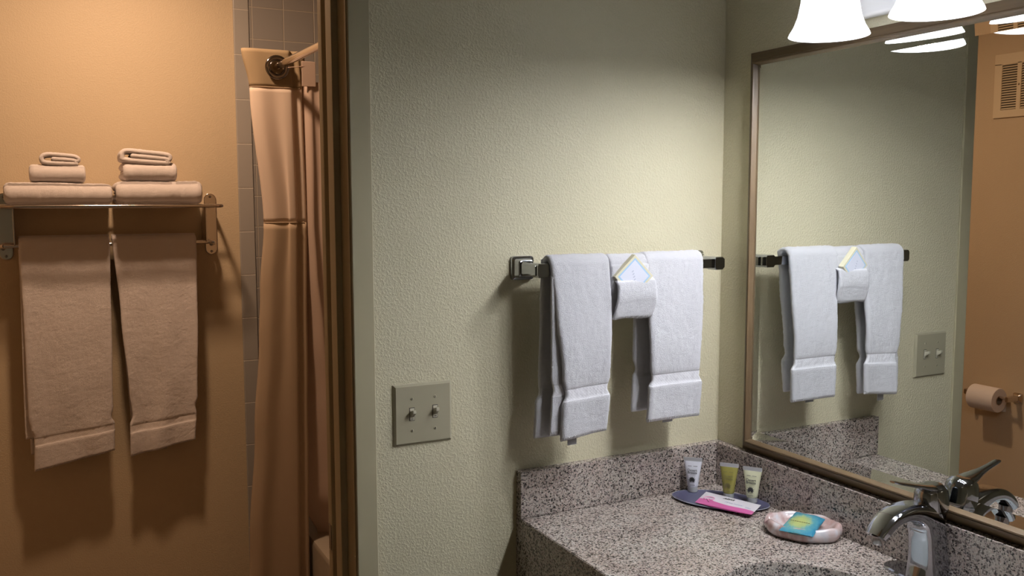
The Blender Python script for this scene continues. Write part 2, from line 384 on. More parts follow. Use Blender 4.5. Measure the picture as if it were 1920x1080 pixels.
# ------------------------------------------------------------------ mirror
ZB, ZT, YM0, YM1, FW = .0950, .9285, -.0866, -1.38, .0287
mi = thing('wall_mirror', (0, -.7, ZB), 'large wall mirror in a brown wooden frame over the vanity', 'mirror')
fprof = [(0, 0), (-.004, 0), (-.0065, .002), (-.011, .0078), (-.0155, .0138), (-.0188, .0188), (-.0182, .0198), (-.0208, .0222), (-.0206, .0242), (-.0180, .0260), (-.0140, .0272), (-.0112, FW), (-.004, FW), (0, FW)]
def bar_frame(a, b, inn, mat, nm):
    # a,b outer corner points; mitred ends; inn = inward direction (unit) in the wall plane
    a = Vector(a); b = Vector(b); inn = Vector(inn); d = (b-a).normalized(); rings = []
    for p, s in ((a, 1), (b, -1)):
        rings.append([p+inn*w+d*s*w+Vector((x, 0, 0)) for x, w in fprof])
    o = mk(nm, loft(bmesh.new(), rings), mat, mi, sharp=25)
bar_frame((0, YM0, ZB), (0, YM1, ZB), (0, 0, 1), m_wood, 'frame_rail'); bar_frame((0, YM0, ZT), (0, YM1, ZT), (0, 0, -1), m_wood, 'frame_rail')
bar_frame((0, YM0, ZB), (0, YM0, ZT), (0, -1, 0), m_woodv, 'frame_rail'); bar_frame((0, YM1, ZB), (0, YM1, ZT), (0, 1, 0), m_woodv, 'frame_rail')
bm = bmesh.new(); g = []
for off, x in ((FW-.004, -.0105), (FW+.019, -.0090)):
    y0, y1, z0, z1 = YM0-off, YM1+off, ZB+off, ZT-off
    g.append([bm.verts.new(p) for p in ((x, y0, z0), (x, y1, z0), (x, y1, z1), (x, y0, z1))])
for i in range(4): bm.faces.new((g[0][i], g[0][(i+1) % 4], g[1][(i+1) % 4], g[1][i]))
bm.faces.new(g[1]); bmesh.ops.recalc_face_normals(bm, faces=bm.faces)
bk = [bm.verts.new((-.004, w.co.y, w.co.z)) for w in g[0]]
for i in range(4): bm.faces.new((g[0][i], g[0][(i+1) % 4], bk[(i+1) % 4], bk[i]))
bm.faces.new(bk)
mk('glass', bm, m_mirror, mi, smooth=False)
# ------------------------------------------------------------------ vanity light
m_bulb = emit('bulb_glow', (.975, .98, 1.0), BULB)
x_ = N('shade_glass'); x_.b.inputs['Base Color'].default_value = (.9, .92, .96, 1); x_.b.inputs['Roughness'].default_value = .35
x_.b.inputs['Emission Color'].default_value = (.97, .97, 1, 1); x_.b.inputs['Emission Strength'].default_value = SHADE
tr = x_.n('ShaderNodeBsdfTranslucent'); tr.inputs[0].default_value = (.9, .92, .96, 1); mx = x_.n('ShaderNodeMixShader'); mx.inputs[0].default_value = .08
x_.l(x_.b.outputs[0], mx.inputs[1]); x_.l(tr.outputs[0], mx.inputs[2]); x_.l(mx.outputs[0], x_.t.nodes['Material Output'].inputs[0]); m_shade = x_.m
vl = thing('vanity_light', (0, -.621, 1.06), 'bright vanity light with a row of flared white glass shades above the mirror', 'lamp')
mk('backplate', box(bmesh.new(), (-.020, -1.12, .945), (0, -.345, 1.125), .008, 3), plain('glare_enamel', (.85, .85, .85), .35), vl)  # plate enlarged and whitened so its colour stands in for glare between the shades
LE = -.1285
for i in range(4):
    ly = -.414-.207*i; z0 = .9015
    bm = bmesh.new(); tube(bm, smooth_path([(-.02, ly, 1.08), (-.06, ly, 1.10), (-.11, ly, 1.105), (LE, ly, 1.085), (LE, ly, 1.055)], 8), .008); mk('arm', bm, m_nickel, vl)
    mk('socket', lathe(bmesh.new(), [(0, 1.063), (.016, 1.062), (.02, 1.052), (.021, 1.03), (.0, 1.028)], (LE, ly, 0), seg=24), m_nickel, vl)
    pf = [(.066, 0), (.0645, .004), (.0575, .016), (.0515, .032), (.047, .055), (.044, .085), (.041, .108), (.034, .128), (.022, .138)]
    pin = [(r-.003, z+.001) for r, z in pf[::-1]]
    mk('shade', lathe(bmesh.new(), [(r, z0+z) for r, z in pf+pin]+[(pf[0][0], z0)], (LE, ly, 0), seg=48, cap=False), m_shade, vl)
    bpf = [(.0, -.012), (.012, -.010), (.021, -.002), (.0255, .010), (.0265, .022), (.024, .038), (.016, .058), (.013, .07), (.012, .128), (0, .13)]
    mk('bulb', lathe(bmesh.new(), [(r, z0+.010+z) for r, z in bpf], (LE, ly, 0), seg=24), m_bulb, vl)
# ------------------------------------------------------------------ switch plate
sx, sz = -.7069, .2323
sw = thing('light_switch', (sx, 0, sz), 'beige double toggle light switch plate on the textured wall beside the doorway', 'light switch')
bm = bmesh.new(); o_ = [(-.058, -.0572), (.058, -.0572), (.058, .0572), (-.058, .0572)]
loft(bm, [[Vector((sx+a*q, y, sz+b*(q if abs(q-1) < 1e-6 else q))) for a, b in o_] for q, y in ((1, 0), (1, -.0015), (.985, -.003), (.93, -.0062), (.925, -.0065))])
mk('plate', bm, m_plate, sw, sharp=8)
for i, dx in enumerate((-.0225, .0235)):
    x = sx+dx; z = sz+(.002 if i else .001)
    f_ = mk('toggle_surround', box(bmesh.new(), (x-.0052, -.0069, z-.0125), (x+.0052, -.0063, z+.0125), .0002, 1), m_slot, sw)
    g_ = mk('toggle_collar', box(bmesh.new(), (x-.0042, -.0076, z-.0112), (x+.0042, -.0067, z+.0112), .0003, 1), m_toggle, sw)
    bm = bmesh.new(); loft(bm, [[Vector((x+sx_*a, y, zz+sz_*b)) for sx_, sz_ in ((-1, -1), (1, -1), (1, 1), (-1, 1))] for y, zz, a, b in ((-.0072, z, .0034, .0062), (-.012, z+.0022, .0032, .005), (-.019, z+.006, .0036, .0036), (-.0205, z+.0068, .003, .003))])
    bmesh.ops.bevel(bm, geom=list(bm.edges), offset=.0008, segments=2, affect='EDGES'); mk('toggle', bm, m_toggle, sw)
    bm = box(bmesh.new(), (x-.0025, -.0079, z-.0095), (x+.0025, -.0074, z-.0082)); mk('off_mark', bm, m_slot, sw, smooth=False)
    for q in (-.030, .030):
        s_ = mk('screw', lathe(bmesh.new(), [(0, -.0075), (.0022, -.0074), (.0029, -.0068), (.003, -.0063), (0, -.0063)], (x, 0, sz+q), axis=1, seg=16), m_plate, sw)
        c_ = mk('screw_slot', box(bmesh.new(), (x-.0005, -.0079, sz+q-.0022), (x+.0005, -.0074, sz+q+.0022)), m_slot, smooth=False); c_.parent = s_
# ------------------------------------------------------------------ towel bar
BZ, BY = .4965, -.075
tb = thing('towel_bar', (-.29, 0, BZ), 'chrome square towel bar on the wall carrying the white hand towels', 'towel bar')
for x, s in ((-.495, 1), (-.081, -1)):
    px = x-.002*s; q0 = .0245
    bm = bmesh.new()
    def sq(h, y, r=.25):
        out = []
        for k in range(32):
            a = 2*PI*k/32; c, d = math.cos(a), math.sin(a); out.append(Vector((px+h*math.copysign(abs(c)**r, c), y, BZ+h*.96*math.copysign(abs(d)**r, d))))
        return out
    loft(bm, [sq(q0, 0), sq(q0, -.004), sq(q0*.97, -.007), sq(q0*.80, -.0095), sq(q0*.66, -.020), sq(q0*.58, -.021), sq(q0*.5, -.021)])
    mk('wall_plate', bm, m_chrome, tb)
    bm = bmesh.new(); loft(bm, [[Vector((px+a*w, y, BZ+b*h)) for a, b in ((-1, -.7), (-.7, -1), (.7, -1), (1, -.7), (1, .7), (.7, 1), (-.7, 1), (-1, .7))] for y, w, h in ((-.021, .0125, .0145), (-.030, .0115, .0135), (-.045, .010, .0125), (-.060, .0105, .0125), (-.062, .0125, .0135), (-.088, .0125, .0135), (-.0895, .0115, .0125))])
    mk('post', bm, m_chrome, tb)
mk('rail', box(bmesh.new(), (-.512, BY-.0085, BZ-.0095), (-.0605, BY+.0085, BZ+.0095), .0012, 2), m_chrome, tb)
# ------------------------------------------------------------------ towels over the bar
def drape(z_f, z_b, t, r=.0105, bulge=0.0, cz=BZ, cy=BY, toy=0.012):
    """side view (y, z): rear hem -> up -> over the bar -> front hem, measured so that it can be read in reverse"""
    R = r+t; pts = [(cy+R*.85, z_b), (cy+R*.9, (z_b+cz)/2)]
    for k in range(0, 9):
        a = PI*k/8; pts.append((cy+R*math.cos(a), cz+.006+R*math.sin(a)))
    pts += [(cy-R*1.04-toy*.4, cz-.06), (cy-R-toy, (cz+z_f)/2), (cy-R-toy*.9, z_f+.1), (cy-R-toy*.6, z_f)]
    sp = smooth_path([(*p, 0) for p in pts], 10); return [(p.x, p.y) for p in sp]
def path_len(p): return sum(math.hypot(b[0]-a[0], b[1]-a[1]) for a, b in zip(p, p[1:]))
yz = lambda a, b, w: (w, a, b)
def towel(name, label, zf, zb, lof, hif, lob, hib, seed, tags, half=.006, cy=BY, cz=BZ, r=.0105, mat=None, parent_group=None, tilt=0., band=True, layer2=None, fold_amp=.003):
    th = thing(name, ((lof[-1][1]+hif[-1][1])/2, cy-.02, zf), label, 'towel', parent_group)
    bm = bmesh.new(); p = drape(zf, zb, half, r, cz=cz, cy=cy); Lp = path_len(p)
    # tables are given from the front hem upward for the front, from the rear hem upward for the back
    lo = [(s, w) for s, w in lob]+[(Lp-s, w) for s, w in reversed(lof)]; hi = [(s, w) for s, w in hib]+[(Lp-s, w) for s, w in reversed(hif)]
    hf = [(0, half*1.15), (.07, half*1.1), (.078, half*.72), (.095, half*.72), (.103, half), (Lp-.103, half), (Lp-.096, half*.72), (Lp-.078, half*.72), (Lp-.07, half*1.15), (Lp, half*1.2)] if band else half
    def fold(w, s, L_):
        u = (Lp-s)
        k = max(0, min(1, (abs(s-Lp*.45))/(Lp*.5)))
        return (math.sin(w*55+seed*2+s*3)*.6+noise.noise(Vector((w*18+seed, s*7, seed)))*1.4)*fold_amp*k
    slab(bm, p, hf, lo, hi, yz, amp=.0011, fold=fold, step=.0035, seed=seed, uvflip=True)
    if tilt:
        for vv in bm.verts:
            k = max(0, min(1, (zf+.22-vv.co.z)/.22)); 
            if vv.co.y < cy: vv.co.z += tilt*(vv.co.x-(lof[0][1]+hif[0][1])/2)*k
    mk('cloth', bm, mat or m_terry, th, sharp=80)
    if layer2:
        # the inner leaf of the folded towel, showing beside the outer one
        bm = bmesh.new(); lo2, hi2, dz = layer2; pts = [(cy-r-half*1.2, cz-.01), (cy-r-half*1.1, (cz+zf)/2), (cy-r-half*.6, zf+dz)]
        sp = [(q.x, q.y) for q in smooth_path([(*q, 0) for q in pts], 10)]; l2 = path_len(sp)
        slab(bm, sp, .0035, [(l2-s, w) for s, w in reversed(lo2)], [(l2-s, w) for s, w in reversed(hi2)], yz, amp=.0009, fold=None, step=.0035, seed=seed+7, uvflip=True)
        mk('inner_fold', bm, mat or m_terry, th, sharp=80)
    for (tx, tz, ty, w_, h_) in tags:
        bm = bmesh.new(); box(bm, (tx-w_/2, ty-.0006, tz-h_), (tx+w_/2, ty+.0006, tz+.012)); mk('care_tag', bm, m_tag, th, smooth=False, label='small grey care tag')
    return th
towel('hand_towel', 'white terry hand towel hanging on the left end of the chrome bar', .176, .172,
      [(0, -.4665), (.065, -.464), (.085, -.456), (.12, -.464), (.25, -.476), (.34, -.484)], [(0, -.362), (.07, -.357), (.087, -.364), (.11, -.359), (.25, -.352), (.34, -.3545)],
      [(0, -.502), (.07, -.499), (.087, -.491), (.11, -.492), (.25, -.488), (.34, -.484)], [(0, -.385), (.07, -.380), (.087, -.39), (.11, -.38), (.25, -.365), (.34, -.3545)],
      1, [(-.432, .171, -.086, .020, .014)], parent_group='hand towels on the chrome bar', half=.0062, tilt=.09,
      layer2=([(0, -.4835), (.07, -.4805), (.087, -.4765), (.11, -.482), (.33, -.4835)], [(0, -.44), (.33, -.44)], .006))
towel('hand_towel', 'white terry hand towel hanging on the bar nearest the mirror', .185, .200,
      [(0, -.266), (.07, -.2645), (.087, -.2575), (.11, -.262), (.25, -.2655), (.34, -.2700)], [(0, -.136), (.07, -.133), (.087, -.1405), (.11, -.139), (.25, -.130), (.34, -.1265)],
      [(0, -.278), (.07, -.275), (.087, -.268), (.11, -.274), (.25, -.272), (.34, -.270)], [(0, -.150), (.07, -.145), (.087, -.155), (.11, -.15), (.25, -.135), (.34, -.1265)],
      2, [(-.205, .186, -.086, .024, .010)], parent_group='hand towels on the chrome bar', half=.0062, tilt=.0)
# washcloth folded into a pocket
wc = thing('washcloth', (-.307, BY-.02, .402), 'small white washcloth folded into a pocket between the two hand towels', 'washcloth')
bm = bmesh.new(); p = drape(.404, .41, .005, toy=.003); Lp = path_len(p)
slab(bm, p, .005, -.352, [(0, -.262), (Lp, -.262)], yz, amp=.0010, step=.003, seed=5, uvoff=.15)
mk('cloth', bm, m_terry, wc, sharp=80)
bm = bmesh.new(); pts = [(BY-.0255, .473), (BY-.0345, .468), (BY-.0375, .445), (BY-.0345, .425), (BY-.028, .404), (BY-.022, .400)]
sp = [(q.x, q.y) for q in smooth_path([(*q, 0) for q in pts], 8)]; lp = path_len(sp)
slab(bm, sp, [(0, .0022), (.012, .0038), (.045, .0042), (.048, .003), (.058, .003), (lp, .0048)], [(0, -.346), (lp, -.3505)], [(0, -.2585), (lp*.6, -.2555), (lp, -.2600)], yz, amp=.001, step=.003, seed=6, uvflip=True, uvoff=0.0,
     fold=lambda w, s, l_: .0022*math.sin((w+.3)*60+s*40)*min(1, s/.02))
for vv in bm.verts: vv.co.z += .07*(vv.co.x+.305)*.6
mk('pocket', bm, m_terry, wc, sharp=80)
# soap carton standing on its corner in the pocket
m_card = plain('cream_card', (.70, .66, .50), .5); m_cblue = plain('print_blue', (.38, .58, .80), .5); m_cpale = plain('print_pale', (.70, .72, .84), .5); m_cgrey = plain('print_grey', (.50, .53, .66), .5)
sc = thing('soap_carton', (-.305, -.103, .45), 'small cream soap carton with light blue border tucked in the washcloth pocket', 'soap box')
ctr = Vector((-.3075, -.1045, .4805)); Ma = basis(ctr, (.70, -.02, -.714), (.714, -.10, .70))
def lbox(name, a, b, mat, par, Mx, bev=0, label=None, par_loc=None):
    bm = box(bmesh.new(), a, b, bev); bm.transform(Mx); o = mk(name, bm, mat, par, label=label); return o
lbox('carton', (-.030, -.030, -.0065), (.030, .030, .0065), m_card, sc, Ma, .0006)
lbox('printed_border', (-.0255, -.0255, .0065), (.0255, .0255, .0068), m_cblue, sc, Ma); lbox('printed_panel', (-.0225, -.0225, .0068), (.0225, .0225, .0070), m_cpale, sc, Ma)
if (Ma.to_3x3() @ Vector((0, 0, 1))).y > 0:
    for o in list(sc.children): pass
bm = bmesh.new()
for k in range(5):
    a = -.010+.005*k; box(bm, (a-.0012, -.003-.5*a, .0070), (a+.0012, .0015-.5*a, .0072))
bm.transform(Ma); mk('printed_mark', bm, m_cgrey, sc, smooth=False)
# ------------------------------------------------------------------ faucet
FY = -.585
fa = thing('faucet', (-.05, FY, 0), 'chrome single-lever faucet with arched spout behind the basin', 'faucet')
def rrect(c, u, v_, hu, hv, r=.42, n=28):
    out = []
    for k in range(n):
        a = 2*PI*k/n; c_, s_ = math.cos(a), math.sin(a)
        out.append(Vector(c)+Vector(u)*hu*math.copysign(abs(c_)**r, c_)+Vector(v_)*hv*math.copysign(abs(s_)**r, s_))
    return out
bm = bmesh.new()
pts = [(-.046, 0.004, .040, .030, .75), (-.047, .014, .036, .027, .7), (-.048, .035, .030, .0245, .6), (-.050, .06, .0275, .0235, .55), (-.053, .085, .027, .0235, .55), (-.062, .107, .0255, .0235, .55), (-.083, .121, .0175, .0225, .55), (-.108, .1265, .0125, .0215, .55), (-.133, .1245, .0105, .021, .55), (-.150, .1175, .0098, .0205, .55), (-.164, .1065, .009, .0195, .55), (-.173, .0965, .008, .0175, .6)]
cen = smooth_path([(a, FY, b) for a, b, *_ in pts], 5); par = smooth_path([(c, d, e) for *_, c, d, e in pts], 5)
rings = []
for i, p in enumerate(cen):
    t = (cen[min(i+1, len(cen)-1)]-cen[max(i-1, 0)]).normalized(); u = Vector((t.z, 0, -t.x)); hu, hv, r = par[i]
    rings.append(rrect(p, u, (0, 1, 0), hu, hv, r))
rings.insert(0, rrect((-.046, FY, .0), (1, 0, 0), (0, 1, 0), .041, .031, .8))
loft(bm, rings); mk('spout', bm, m_chrome, fa, sharp=50)
mk('aerator', lathe(bmesh.new(), [(0, .084), (.010, .084), (.0115, .088), (.0115, .098), (0, .099)], (-.166, FY, 0), seg=20), m_dchrome, fa)
bm = bmesh.new(); loft(bm, [rrect((-.050, FY, z), (1, 0, 0), (0, 1, 0), a, b, .8, 40) for z, a, b in ((.0, .031, .078), (.004, .031, .078), (.0065, .029, .075), (.0075, .024, .068))]); mk('deck_plate', bm, m_chrome, fa)
bm = bmesh.new(); loft(bm, [rrect((-.045+dx, FY, z), (1, 0, .12), (0, 1, 0), a, b, .9, 36) for z, dx, a, b in ((.108, 0, .022, .021), (.117, 0, .0255, .0235), (.1215, 0, .026, .024), (.1225, 0, .0245, .0225), (.1235, 0, .0245, .0225), (.1245, 0, .0268, .025), (.136, -.001, .0272, .0255), (.148, -.002, .0262, .0245), (.156, -.003, .024, .0225), (.162, -.004, .018, .017), (.164, -.004, .010, .010))]); mk('hub', bm, m_chrome, fa)
bm = bmesh.new()
hp = [(-.034, .1555, .006, .014), (-.048, .1575, .006, .0185), (-.064, .1605, .0050, .0175), (-.082, .165, .0036, .0125), (-.100, .1695, .0028, .009), (-.118, .174, .0024, .0075), (-.134, .1785, .0022, .007), (-.140, .180, .0016, .005)]
cen = smooth_path([(a, FY, b) for a, b, *_ in hp], 4); par = smooth_path([(c, d, 0) for *_, c, d in hp], 4)
rings = []
for i, p in enumerate(cen):
    t = (cen[min(i+1, len(cen)-1)]-cen[max(i-1, 0)]).normalized(); rings.append(rrect(p, (t.z, 0, -t.x), (0, 1, 0), par[i][0], par[i][1], .85, 24))
loft(bm, rings); mk('lever', bm, m_chrome, fa, sharp=60)
# ------------------------------------------------------------------ toiletries
m_txt = plain('print_dark', (.055, .055, .06), .5); m_txt2 = plain('print_brown', (.14, .12, .04), .5); m_cap = plain('frosted_cap', (.52, .53, .55), .3, 0, **{'Transmission Weight': .35})
tray_c = Vector((-.093, -.121, 0)); ta = Vector((.6152, -.7884, 0)); tp_ = Vector((.7884, .6152, 0))
tr_ = thing('amenity_tray', tray_c, 'thin oval slate-blue tray on the counter under the toiletry tubes', 'tray')
m_tray = plain('tray_glaze', (.085, .085, .15), .18); m_trayrim = plain('tray_rim', (.30, .31, .36), .2)
bm = bmesh.new(); rr = []
for s, z in ((.90, .0), (.94, .0005), (1.0, .0045), (1.0, .0055), (.985, .006), (.95, .0052), (.88, .004), (.4, .0038), (.02, .0038)):
    rr.append([tray_c+ta*(.100*s*math.cos(2*PI*k/64))+tp_*(.055*s*math.sin(2*PI*k/64))+Vector((0, 0, z)) for k in range(64)])
loft(bm, rr)
for f in bm.faces:
    pass
mk('dish', bm, m_tray, tr_)
bm = bmesh.new(); rim = [tray_c+ta*(.1003*math.cos(2*PI*k/96))+tp_*(.0553*math.sin(2*PI*k/96))+Vector((0, 0, .0052)) for k in range(96)]
rg = []
for k in range(97):
    p = rim[k % 96]; d = (p-tray_c); d.z = 0; d.normalize(); rg.append([p+d*.0009*math.cos(q)+Vector((0, 0, .0009*math.sin(q))) for q in (0, PI/2, PI, 3*PI/2)])
loft(bm, rg, cap=False); mk('rim', bm, m_trayrim, tr_)
def plant(bm, M4, r, n=17, ang0=-20, ang1=200):
    for k in range(n):
        a = math.radians(ang0+(ang1-ang0)*k/(n-1)); q = r*(.8+.2*math.sin(k*2.3))
        c, s = math.cos(a), math.sin(a); w = r*.12
        pts = [(-s*w, c*w, 0), (c*q*.6-s*w*.8, s*q*.6+c*w*.8, 0), (c*q, s*q, 0), (c*q*.6+s*w*.8, s*q*.6-c*w*.8, 0), (s*w, -c*w, 0)]
        poly(bm, [M4 @ Vector(p) for p in pts], M4.to_3x3() @ Vector((0, 0, .00015)))
def toiletry(name, label, base, face, body_mat, txt_mat, h=.0735, wt=.0395, wb=.024, cream=0.62):
    """cap down on the tray, crimped seal at the top; face = horizontal direction of the printed side"""
    b = Vector(base); f = Vector(face).normalized(); s = Vector((-f.y, f.x, 0)); 
    t = thing(name, b, label, 'toiletry tube', 'toiletry tubes on the tray')
    def ring(z, hw, hd, r, n=32): return rrect(b+Vector((0, 0, z)), s, f, hw, hd, r, n)
    mk('tube_body', loft(bmesh.new(), [ring(z, a/2, d/2, r) for z, a, d, r in ((.0105, wb*.86, .019, 1), (.013, wb, .0215, 1), (.018, wb*1.02, .0215, 1), (.030, wb*1.14, .0195, .95), (.042, wb*1.27, .0155, .9), (h-.0075, wt*.97, .0035, .7))]), body_mat, t)
    mk('crimp_seal', loft(bmesh.new(), [ring(z, a/2, d/2, .5) for z, a, d in ((h-.0075, wt*.97, .0034), (h-.006, wt*.985, .0022), (h, wt, .0020))]), m_cap, t, label='flat translucent crimped end')
    mk('cap', loft(bmesh.new(), [ring(z, a, a, 1) for z, a in ((0, .0100), (.001, .0108), (.009, .0108), (.0104, .0100))]), m_cap, t, label='clear frosted cap')
    # printed artwork lies on the sloping front face
    lo_ = b+f*(.0215/2+.0002)+Vector((0, 0, .015)); hi_ = b+f*(.0035/2+.0008)+Vector((0, 0, h-.0075)); upv = (hi_-lo_).normalized()
    Mt = basis(lo_+f*.0006, s*-1 if (s*-1).cross(upv).dot(f) > 0 else s, upv)
    def at(u, v_, bulge=0): return Mt @ Matrix.Translation((u, v_, bulge))
    bg = .0016
    bm = bmesh.new(); plant(bm, at(-.0012, .0125, bg+.0006), .0088, 26, -50, 230); mk('printed_plant', bm, txt_mat, t, smooth=False)
    text_mesh('printed_text', 'Desert\nBreeze', .0072, txt_mat, at(-.001, .0310, bg+.0012), t, bold=.00012, spacing=.75)
    for u0, u1, w0, w1 in ((-.0105, -.0025, .0415, .0424), (.001, .0095, .0415, .0424), (-.005, .005, .0012, .0021)):
        mk('printed_line', poly(bmesh.new(), [at(u, w, bg+.0002) @ Vector((0, 0, 0)) for u, w in ((u0, w0), (u1, w0), (u1, w1), (u0, w1))], at(0, 0).to_3x3() @ Vector((0, 0, .00015))), txt_mat, t, smooth=False)
    return t
camdir = lambda p: (Vector((-1.3155, -1.5526, 0))-Vector((p[0], p[1], 0))).normalized()
m_tw = plain('tube_white', (.66, .67, .74), .35); m_ty = plain('tube_amber', (.36, .33, .09), .2, 0, **{'Transmission Weight': .25}); m_tc = plain('tube_cream', (.62, .63, .44), .35)
toiletry('toiletry_tube', 'white squeeze tube with dark plant print, standing nearest the side splash', (-.106, -.047, .0045), (-.66, -.75, 0), m_tw, m_txt)
toiletry('toiletry_tube', 'translucent amber-yellow squeeze tube, middle of the three tubes', (-.066, -.116, .0045), (-.76, -.65, 0), m_ty, m_txt2)
toiletry('toiletry_tube', 'pale cream squeeze tube with dark plant print, nearest the soap dish', (-.042, -.160, .0045), (-.80, -.60, 0), m_tc, m_txt)
# sachet
sa = thing('sachet', (-.105, -.155, .008), 'flat white and pink paper sachet lying across the blue tray', 'sachet')
m_sw = plain('sachet_white', (.66, .63, .68), .35); m_sp = plain('sachet_pink', (.55, .11, .32), .35); m_spl = plain('sachet_pale_pink', (.75, .38, .55), .4)
c4 = [Vector((-.157, -.119, .0125)), Vector((-.1064, -.2301, .0125)), Vector((-.052, -.198, .0135)), Vector((-.0954, -.079, .0135))]  # near-left, near-right, far-right, far-left
# outline order above: pink (front) edge runs c4[0] -> c4[1]
def sq(u, v_, dz=0):
    p = (c4[0]*(1-u)+c4[1]*u)*(1-v_)+(c4[3]*(1-u)+c4[2]*u)*v_
    return p+Vector((0, 0, .0028*(math.sin(PI*min(1, max(0, u)))*math.sin(PI*min(1, max(0, v_))))**.6-.0028+dz))
bm = bmesh.new(); bmp = bmesh.new(); NU, NV = 36, 16
def edgev(u): return .34+.05*math.sin(u*7+1)-.10*u+(.10 if .12 < u < .26 else 0)*math.sin((u-.12)/.14*PI)
for lo_, hi_, B in ((lambda u: 0, edgev, bmp), (edgev, lambda u: 1, bm)):
    loft(B, [[sq(i/NU, lo_(i/NU)+(hi_(i/NU)-lo_(i/NU))*j/NV) for j in range(NV+1)]+[sq(i/NU, lo_(i/NU)+(hi_(i/NU)-lo_(i/NU))*j/NV, -.002*math.sin(PI*i/NU)-.0006) for j in range(NV, -1, -1)] for i in range(NU+1)])
mk('white_panel', bm, m_sw, sa); mk('pink_panel', bmp, m_sp, sa)
def on_sachet(u, v_, du=(.1266, 0)):
    p = sq(u, v_, .0008); ex = (sq(min(1, u+.05), v_)-sq(max(0, u-.05), v_)); ey = (sq(u, min(1, v_+.05))-sq(u, max(0, v_-.05))); return basis(p, ex, ey)
text_mesh('printed_text', 'ADVI', .0105, m_txt, on_sachet(.48, .66), sa, bold=.0003)
text_mesh('printed_small_text', 'Makeup Remover', .0055, m_cgrey, on_sachet(.62, .40), sa, bold=.0001)
text_mesh('printed_small_text', 'Wipe', .0055, m_cgrey, on_sachet(.87, .36), sa, bold=.0002)
bm = bmesh.new(); cc = on_sachet(.17, .44)
ring = [cc @ Vector((.011*math.cos(a)*1.0, .009*math.sin(a), .0004)) for a in [math.radians(-60+300*k/24) for k in range(25)]]; tube(bm, ring, .0011, 6)
tube(bm, [cc @ Vector((q*.011, -.007-q*.014, .0004)) for q in (-.2, .3, .8)], .001, 6); mk('printed_swirl', bm, m_spl, sa)
# soap dish
sdc = Vector((-.075, -.335, 0)); da = Vector((.611, -.792, 0)).normalized(); dp = Vector((.792, .611, 0)).normalized()
x_ = N('shell_marble'); x_.b.inputs['Roughness'].default_value = .12; x_.b.inputs['Coat Weight'].default_value = .4
nz = x_.n('ShaderNodeTexNoise', Scale=22.0, Detail=4.0, Distortion=1.5); x_.l(x_.coord(), nz.inputs['Vector'])
x_.l(x_.ramp(nz.outputs[0], [(.3, (.40, .24, .22)), (.5, (.58, .46, .45)), (.65, (.64, .62, .66)), (.8, (.52, .58, .64))]), x_.b.inputs['Base Color']); m_shell = x_.m
sd = thing('soap_dish', sdc, 'glossy pink and white marbled shell-shaped soap dish on the counter', 'soap dish')
bm = bmesh.new(); rr = []; n_ = 96
for s, z in ((.80, 0), (.95, .002), (1.02, .008), (1.03, .016), (1.0, .023), (.94, .0265), (.86, .0255), (.78, .019), (.68, .014), (.4, .0115), (.05, .011)):
    r_ = []
    for k in range(n_):
        a = 2*PI*k/n_; w = 1+(.045*abs(math.sin(a*3.5+.4))-.02 if s > .7 else 0)
        lift = (.0015*math.cos(a*2+.5)+.002*math.sin(a*7))*(1 if s > .75 and z > .01 else 0)
        notch = -.006*math.exp(-((a-3.3)/.10)**2) if z > .02 else 0
        r_.append(sdc+da*(.068*s*w*math.cos(a))+dp*(.051*s*w*math.sin(a))+Vector((0, 0, max(z+lift*.6+notch, 0 if z < .003 else .003))))
    rr.append(r_)
loft(bm, rr); mk('dish_body', bm, m_shell, sd, sharp=70)
# wrapped soap
x_ = N('soap_wrapper'); x_.b.inputs['Roughness'].default_value = .22
uv = x_.n('ShaderNodeUVMap'); sp_ = x_.n('ShaderNodeSeparateXYZ'); x_.l(uv.outputs[0], sp_.inputs[0])
nz = x_.n('ShaderNodeTexNoise', Scale=9.0, Detail=5.0, Roughness=.7); x_.l(uv.outputs[0], nz.inputs['Vector'])
vm = x_.n('ShaderNodeVectorMath', operation='DISTANCE'); x_.l(uv.outputs[0], vm.inputs[0]); vm.inputs[1].default_value = (.46, .42, 0)
ma = x_.n('ShaderNodeMath', operation='MULTIPLY_ADD'); x_.l(nz.outputs[0], ma.inputs[0]); ma.inputs[1].default_value = .35; x_.l(vm.outputs['Value'], ma.inputs[2])
col_ = x_.ramp(ma.outputs[0], [(.30, (.40, .45, .16)), (.44, (.32, .42, .19)), (.56, (.10, .31, .35)), (.75, (.035, .22, .34))]); x_.l(col_, x_.b.inputs['Base Color']); x_.bump(nz.outputs[0], .25, .002); m_wrap = x_.m
so = thing('wrapped_soap', (-.088, -.345, .02), 'bar of soap in a blue and yellow-green wrapper resting in the marbled dish', 'soap')
bm = bmesh.new(); q4 = [Vector((-.138, -.338, .0215)), Vector((-.110, -.394, .0225)), Vector((-.038, -.3545, .031)), Vector((-.060, -.301, .031))]
nu = 24; rings = []; uvs = []
def wr(u, v_, sgn):
    p = (q4[0]*(1-v_)+q4[1]*v_)*(1-u)+(q4[3]*(1-v_)+q4[2]*v_)*u
    hgt = .0062*(max(0, math.sin(PI*u))*max(0, math.sin(PI*v_)))**.28+.0004
    return p+Vector((0, 0, sgn*hgt-.002+noise.noise(Vector((u*6, v_*5, sgn)))*.0012))
uvl = bm.loops.layers.uv.verify()
for sgn in (1, -1):
    G = [[bm.verts.new(wr(i/nu, j/nu, sgn)) for j in range(nu+1)] for i in range(nu+1)]
    for i in range(nu):
        for j in range(nu):
            f = bm.faces.new((G[i][j], G[i+1][j], G[i+1][j+1], G[i][j+1]))
            for lp, (a, b) in zip(f.loops, ((i, j), (i+1, j), (i+1, j+1), (i, j+1))): lp[uvl].uv = (a/nu, b/nu)
